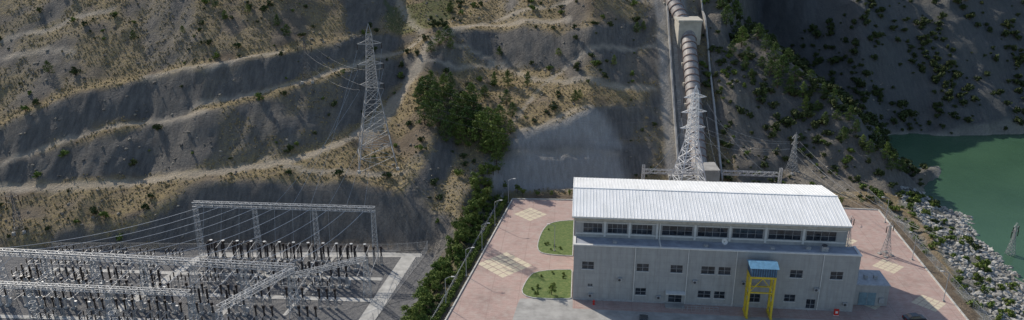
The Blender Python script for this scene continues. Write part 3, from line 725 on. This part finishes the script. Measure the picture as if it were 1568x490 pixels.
# ---------------------------------------------------------------- parked car
def car(name,loc,rot,col):
    paint,nt,b=newmat(name+'_paint'); b.inputs['Base Color'].default_value=(*col,1); b.inputs['Roughness'].default_value=.3; b.inputs['Coat Weight'].default_value=.4
    E=empty(name,loc,rot); mb=MB()
    prof=[(-2.15,.35),(-2.2,.75),(-2.05,.98),(-1.5,1.05),(-.95,1.45),(.55,1.48),(1.25,1.0),(1.95,.88),(2.2,.65),(2.2,.35)]
    n=len(prof); vs=[]
    for s in (-1,1):
        for x,z in prof:
            wd=.86-.16*max(0,(z-1.0)/.48); vs.append((x,s*wd,z))
    mb.add(vs,[tuple(range(n)),tuple(range(2*n-1,n-1,-1))]+[(i,n+i,n+(i+1)%n,(i+1)%n) for i in range(n)],0)
    ob=mb.obj('body',[paint],E); bm=ob.modifiers.new('b','BEVEL'); bm.width=.06; bm.segments=2
    mb=MB()
    for s in (-1,1):
        mb.add([(-1.25,s*.835,1.08),(.95,s*.835,1.08),(.5,s*.735,1.4),(-.85,s*.735,1.4)],[(0,1,2,3) if s<0 else (3,2,1,0)])
    mb.add([(1.27,-.72,1.03),(1.27,.72,1.03),(.66,.62,1.43),(.66,-.62,1.43)],[(0,1,2,3)]); mb.add([(-1.52,.72,1.08),(-1.52,-.72,1.08),(-1.03,-.62,1.42),(-1.03,.62,1.42)],[(0,1,2,3)])
    mb.obj('windows',[glass],E)
    mb=MB()
    for x in (-1.35,1.35):
        for s in (-1,1): mb.cyl((x,s*.66,.33),(x,s*.9,.33),.33,.33,16,0); mb.cyl((x,s*.9,.33),(x,s*.915,.33),.2,.2,10,1)
    mb.obj('wheels',[dark,metal],E)
    mb=MB()
    for s in (-.6,.6): mb.box((2.21,s,.68),(.06,.3,.14),0); mb.box((-2.2,s,.8),(.06,.25,.16),1)
    mb.obj('lights',[whitem,red],E)
car('parked_car',(81.5,138.2,.03),.1,(.03,.03,.035))
car('parked_car',(26.5,137.2,.03),1.4,(.04,.045,.05))
# ---------------------------------------------------------------- vegetation
barkm=simple('bark',(.10,.07,.05),.9)
leafP=leafmat('pine_foliage',(.025,.046,.014),(.10,.155,.04)); leafB=leafmat('leafy_foliage',(.045,.08,.018),(.16,.22,.05)); leafD=leafmat('scrub_foliage',(.022,.036,.014),(.075,.10,.036))
def leaves(centers,radii,per,size,seed):
    r=np.random.default_rng(seed); V=[];
    for c,R_ in zip(centers,radii):
        d=r.normal(size=(per,3)); d/=np.linalg.norm(d,axis=1)[:,None]; rad=r.random(per)**.45
        P=np.array(c)+d*rad[:,None]*np.array(R_)
        a=r.normal(size=(per,3)); a/=np.linalg.norm(a,axis=1)[:,None]; b=np.cross(a,d+.01); b/=np.linalg.norm(b,axis=1)[:,None]
        s=size*(.6+.8*r.random(per))[:,None]
        V.append(np.stack([P-a*s-b*s*.5,P+a*s-b*s*.5,P+a*s*.6+b*s*.6,P-a*s*.6+b*s*.5],1).reshape(-1,3))
    return np.concatenate(V)
def treemesh(name,kind,seed):
    r=random.Random(seed); mb=MB(); cs=[];rs=[]
    if kind=='pine':
        h=8.5; mb.cyl((0,0,-.5),(0.1,0,h*.85),.22,.05,7,0)
        for i in range(24):
            t=(i+.5)/24; z=1.0+t*(h-1.2); w=3.1*(1-t*t)**.8*(.65+.6*r.random())+.25; an=i*2.4+r.random()
            c=(math.cos(an)*w*.62,math.sin(an)*w*.62,z+r.uniform(-.3,.3)); cs.append(c); rs.append((.5+w*.36,.5+w*.36,.5+.3*r.random())); mb.cyl((0,0,z-.5),c,.07,.02,5,0)
        per,size=65,.18; lm_=leafP
    elif kind=='leafy':
        h=4.2; mb.cyl((0,0,-.4),(0,.1,2.2),.14,.08,7,0)
        for i in range(13):
            an=r.random()*6.28; rr=r.random()**.5*1.3; c=(math.cos(an)*rr,math.sin(an)*rr,1.7+r.random()*2.2); cs.append(c); q=.45+.4*r.random(); rs.append((q,q,q*.8)); mb.cyl((0,0,1.3+r.random()*.6),c,.05,.015,5,0)
        per,size=70,.14; lm_=leafB
    else:
        for i in range(7):
            an=r.random()*6.28; rr=r.random()*.75; c=(math.cos(an)*rr,math.sin(an)*rr,.35+r.random()*.6); cs.append(c); q=.3+.3*r.random(); rs.append((q,q,q*.8)); mb.cyl((0,0,-.2),c,.03,.01,4,0)
        per,size=32,.15; lm_=leafD
    V=leaves(cs,rs,per,size,seed); n=len(V)//4; o=len(mb.v); mb.v+= [tuple(v) for v in V]; mb.f+= [[o+4*i,o+4*i+1,o+4*i+2,o+4*i+3] for i in range(n)]; mb.m+=[1]*n
    ob=mb.obj(name,[barkm,lm_]); me_=ob.data; bpy.data.objects.remove(ob); return me_
pines=[treemesh('pine_tree','pine',s) for s in range(4)]
pinesG=[m_.copy() for m_ in pines]
for m_ in pinesG: m_.materials[1]=leafB
leafy=[treemesh('leafy_tree','leafy',10+s) for s in range(4)]
scrub=[treemesh('shrub','scrub',20+s) for s in range(4)]
scrubG=[m_.copy() for m_ in scrub]
for m_ in scrubG: m_.materials[1]=leafB
def put(name,lst,x,y,sc,parent=None,zo=-.1):
    s=sc; inst(name,random.choice(lst),(x,y,gz(x,y)+zo),random.random()*6.28,(s*random.uniform(.9,1.15),s*random.uniform(.9,1.15),s*random.uniform(.85,1.2)),parent)
for x,y,s in [(655,150,.9),(668,172,1.),(650,190,.8),(672,196,1.),(690,165,1.),(700,190,1.),(715,205,1.1),(722,160,.9),(735,190,.8),(706,222,.8),(738,225,1.1),(755,240,1.1),(770,232,.9),(748,205,1.1),(765,190,.8),(775,160,.6),(683,215,.8),(660,130,.6),(782,205,.5),(690,135,.6),(725,178,.9),(762,215,.9),(645,165,.8),(757,132,.5),(778,133,.6),(808,133,.5),(648,145,.6),(680,150,.8),(712,172,.9),(655,170,.8),(728,210,.9),(760,252,.8),(745,235,.8),(692,205,.8),(640,150,.5),(785,180,.5),(742,150,.5)]:
    p=sight(x,y); put('pine_tree',pinesG if (x>735 and y>180) or random.random()<.25 else pines,p.x,p.y,s)
for x,y,s in [(685,62,.8),(672,70,.6),(660,80,.6),(690,75,.5),(1112,40,1),(1128,55,.8),(1135,72,.9),(1125,25,.9),(1160,62,.8),(1172,78,.7),(1185,100,.9),(1196,118,1.),(1205,98,.7),(1215,130,.8),(1190,135,.7),(1240,125,.6),(1275,160,.6),(1340,212,.6),(1310,205,.5),(1150,120,.5),(1170,150,.4),(1290,215,.6),(1330,235,.6),(1355,245,.6),(1365,262,.7),(1378,262,.6),(1250,170,.5),(1228,150,.6),(1262,190,.5),(1300,185,.6),(1320,222,.5),(1145,90,.6),(1120,85,.6),(1165,105,.6),(1105,15,.7),(1280,185,.5),(975,50,.5),(985,45,.4),(880,155,.45),(887,150,.4),(690,20,.5),(940,100,.4),(855,85,.4),(765,85,.4),(75,112,.5),(1225,215,.4),(1185,210,.4),(425,40,.5),(440,55,.5),(380,20,.4),(330,12,.5),(345,30,.4),(205,60,.4),(280,50,.35),(1145,45,.8),(1178,118,.8),(1208,145,.7),(1232,170,.6),(1260,145,.6),(1140,110,.6)]:
    p=sight(x,y); put('pine_tree',pines if random.random()<.75 else pinesG,p.x,p.y,s*.9)
for i in range(75):
    t=i/74; x=0.2-4.2+(-19.3-0.2+3.6)*t+random.uniform(-2.6,1.0); y=210-74*t+random.uniform(-1.5,1.5)
    put('leafy_tree',leafy,x-1.6*(1-t),y,random.uniform(.55,1.1))
for x,y in ((3,203.5),(7,204),(11,203.6),(16,203.5),(24,203),(30,203),(90,198),(96,198),(1.5,206),(-2,208),(-4,212)): put('leafy_tree',leafy,x,y,random.uniform(.4,.7))
E=empty('yard_hedge')
for i in range(130):
    t=i/129; x=-1.6+(-15.3+1.6)*t; y=202-64*t; put('hedge_bush',scrubG,x+random.uniform(-.3,.3),y,random.uniform(.7,1.0),E)
for i in range(110):
    t=random.random(); x=-3-13*t-random.uniform(0,5); y=203-66*t; put('hedge_bush',scrubG,x,y,random.uniform(.7,1.4),E)
for p in ISL:
    xs_=[q[0] for q in p]; ys_=[q[1] for q in p]
    for i in range(6):
        x=random.uniform(min(xs_)+1.5,max(xs_)-1.5); y=random.uniform(min(ys_)+1.5,max(ys_)-1.5); put('shrub',scrubG,x,y,random.uniform(.3,.55),E,.1)
put('leafy_tree',leafy,8.5,148.5,.7); put('leafy_tree',leafy,5.3,147.8,.4)
E2=empty('hillside_shrubs'); cnt=0
def sl(x,y): 
    i=int((x-xs[0])/DX); j=int((y-ys[0])/DX); return slope[j,i],hs[j,i],path[j,i],smoothw[j,i]
tries=0
while cnt<2000 and tries<28000:
    tries+=1
    x=random.uniform(-200,260); y=random.uniform(178,330)
    s_,h_,p_,sw=sl(x,y)
    if h_<.7 or p_>.2 or sw>.1: continue
    z=gz(x,y)
    if z<-4.5: continue
    if abs(x-(50.5+(y-208)*.083))<8 and y<300: continue
    far=x>75 and y>225
    ridge=x>62 and not far
    pr=.75 if far else (.75 if ridge else (.34 if -30<x<45 else .16))
    if vnoise(np.array([x/12.]),np.array([y/12.]))[0]<.45: pr*=.25
    if s_>.72 and not far: pr*=.2
    if random.random()>pr: continue
    put('shrub',scrub if far or random.random()<.75 else scrubG,x,y,random.uniform(.4,1.25)**1.4*(1.7 if far else 1.2),E2); cnt+=1
for i in range(170):
    y=random.uniform(135,212); x=98.8+(min(y,194)-194)*.114+random.uniform(3,24)
    if gz(x,y)>-4.3 and random.random()<.75: put('shrub',scrubG,x,y,random.uniform(.6,1.5),E2)
# ---------------------------------------------------------------- rocks
def rocks(name,pts,smin,smax,mat):
    t=(1+5**.5)/2
    iv=np.array([(-1,t,0),(1,t,0),(-1,-t,0),(1,-t,0),(0,-1,t),(0,1,t),(0,-1,-t),(0,1,-t),(t,0,-1),(t,0,1),(-t,0,-1),(-t,0,1)])/1.9
    fc=np.array([(0,11,5),(0,5,1),(0,1,7),(0,7,10),(0,10,11),(1,5,9),(5,11,4),(11,10,2),(10,7,6),(7,1,8),(3,9,4),(3,4,2),(3,2,6),(3,6,8),(3,8,9),(4,9,5),(2,4,11),(6,2,10),(8,6,7),(9,8,1)])
    V=[];Fq=[];o=0
    for (x,y) in pts:
        s=(smin+(smax-smin)*rng.random()**2)*np.array([1,rng.uniform(.6,1),rng.uniform(.5,.8)]); v=iv*(1+.25*rng.normal(size=(12,1)))*s
        a=rng.random()*6.28; ca,sa=math.cos(a),math.sin(a); v=v@np.array([[ca,sa,0],[-sa,ca,0],[0,0,1]])
        V.append(v+np.array([x,y,gz(x,y)+s[2]*.2])); Fq.append(fc+o); o+=12
    me_=bpy.data.meshes.new(name); me_.from_pydata(np.concatenate(V).tolist(),[],np.concatenate(Fq).tolist()); me_.materials.append(mat)
    ob=bpy.data.objects.new(name,me_); SC.collection.objects.link(ob)
rm,nt,b=newmat('rock_grey'); gi=N(nt,'ShaderNodeNewGeometry'); nt.links.new(ramp(nt,gi.outputs['Random Per Island'],[(0,(.16,.155,.14)),(1,(.44,.43,.40))]),b.inputs['Base Color']); b.inputs['Roughness'].default_value=.9
pts=[]
while len(pts)<4300:
    y=random.uniform(120,216); x=98.8+(min(y,194)-194)*.114+random.uniform(5.5,30)
    z=gz(x,y)
    if -5.4<z<-1.2 and vnoise(np.array([x/4.]),np.array([y/4.]))[0]>.25: pts.append((x,y))
rocks('riprap_rocks',pts,.2,.85,rm)
rm2,nt,b=newmat('rock_brown'); gi=N(nt,'ShaderNodeNewGeometry'); nt.links.new(ramp(nt,gi.outputs['Random Per Island'],[(0,(.11,.10,.09)),(1,(.28,.25,.20))]),b.inputs['Base Color']); b.inputs['Roughness'].default_value=.95
pts=[]
while len(pts)<2200:
    x=random.uniform(-170,150); y=random.uniform(182,300); s_,h_,p_,sw=sl(x,y)
    if h_<.5 or p_>.3 or gz(x,y)<-4 or sw>.1: continue
    if abs(x-(50.5+(y-208)*.083))<7: continue
    pts.append((x,y))
rocks('scattered_rocks',pts,.12,.6,rm2)
pts=[]; V=[];Fq=[];o=0
while len(pts)<14000:
    x=random.uniform(-170,75); y=random.uniform(180,300); i=int((x-xs[0])/DX); j=int((y-ys[0])/DX)
    if grass[j,i]<.3 or path[j,i]>.3 or abs(x-(50.5+(y-208)*.083))<7: continue
    pts.append((x,y)); z=gz(x,y)-.05; h=random.uniform(.2,.55)
    for q in range(4):
        a=random.random()*6.28; dx,dy=math.cos(a)*.22,math.sin(a)*.22; lx,ly=random.uniform(-.25,.25),random.uniform(-.25,.25)
        V+=[(x-dx,y-dy,z),(x+dx,y+dy,z),(x+lx,y+ly,z+h)]; Fq.append((o,o+1,o+2)); o+=3
gmat,nt,b=newmat('dry_grass_blades'); gi=N(nt,'ShaderNodeNewGeometry'); nt.links.new(ramp(nt,gi.outputs['Random Per Island'],[(0,(.24,.19,.095)),(1,(.48,.39,.22))]),b.inputs['Base Color']); b.inputs['Roughness'].default_value=.9
me_=bpy.data.meshes.new('dry_grass'); me_.from_pydata(V,[],Fq); me_.materials.append(gmat); SC.collection.objects.link(bpy.data.objects.new('dry_grass',me_))
# ---------------------------------------------------------------- light, sky, camera
EL=35; hx,hy=-.66,.75; az=math.atan2(hx,hy)
wd=bpy.data.worlds.new('World'); SC.world=wd; wd.use_nodes=True; nt=wd.node_tree
sk=nt.nodes.new('ShaderNodeTexSky'); sk.sky_type='NISHITA'; sk.sun_disc=False; sk.sun_elevation=math.radians(EL); sk.sun_rotation=az
bg=nt.nodes['Background']; bg.inputs[1].default_value=.14; nt.links.new(sk.outputs[0],bg.inputs[0])
sd=bpy.data.lights.new('sun','SUN'); sd.energy=4.5; sd.angle=math.radians(.5); sd.color=(1,.93,.82)
so=bpy.data.objects.new('sun',sd); SC.collection.objects.link(so)
dv=Vector((hx*math.cos(math.radians(EL)),hy*math.cos(math.radians(EL)),math.sin(math.radians(EL))))
so.rotation_euler=dv.to_track_quat('Z','Y').to_euler()
cd=bpy.data.cameras.new('camera'); co=bpy.data.objects.new('camera',cd); SC.collection.objects.link(co)
cd.sensor_width=36; cd.lens=36*F0/1568; cd.clip_end=8000; cd.clip_start=1
co.location=(0,0,HC); co.rotation_euler=(math.radians(70),0,0); SC.camera=co
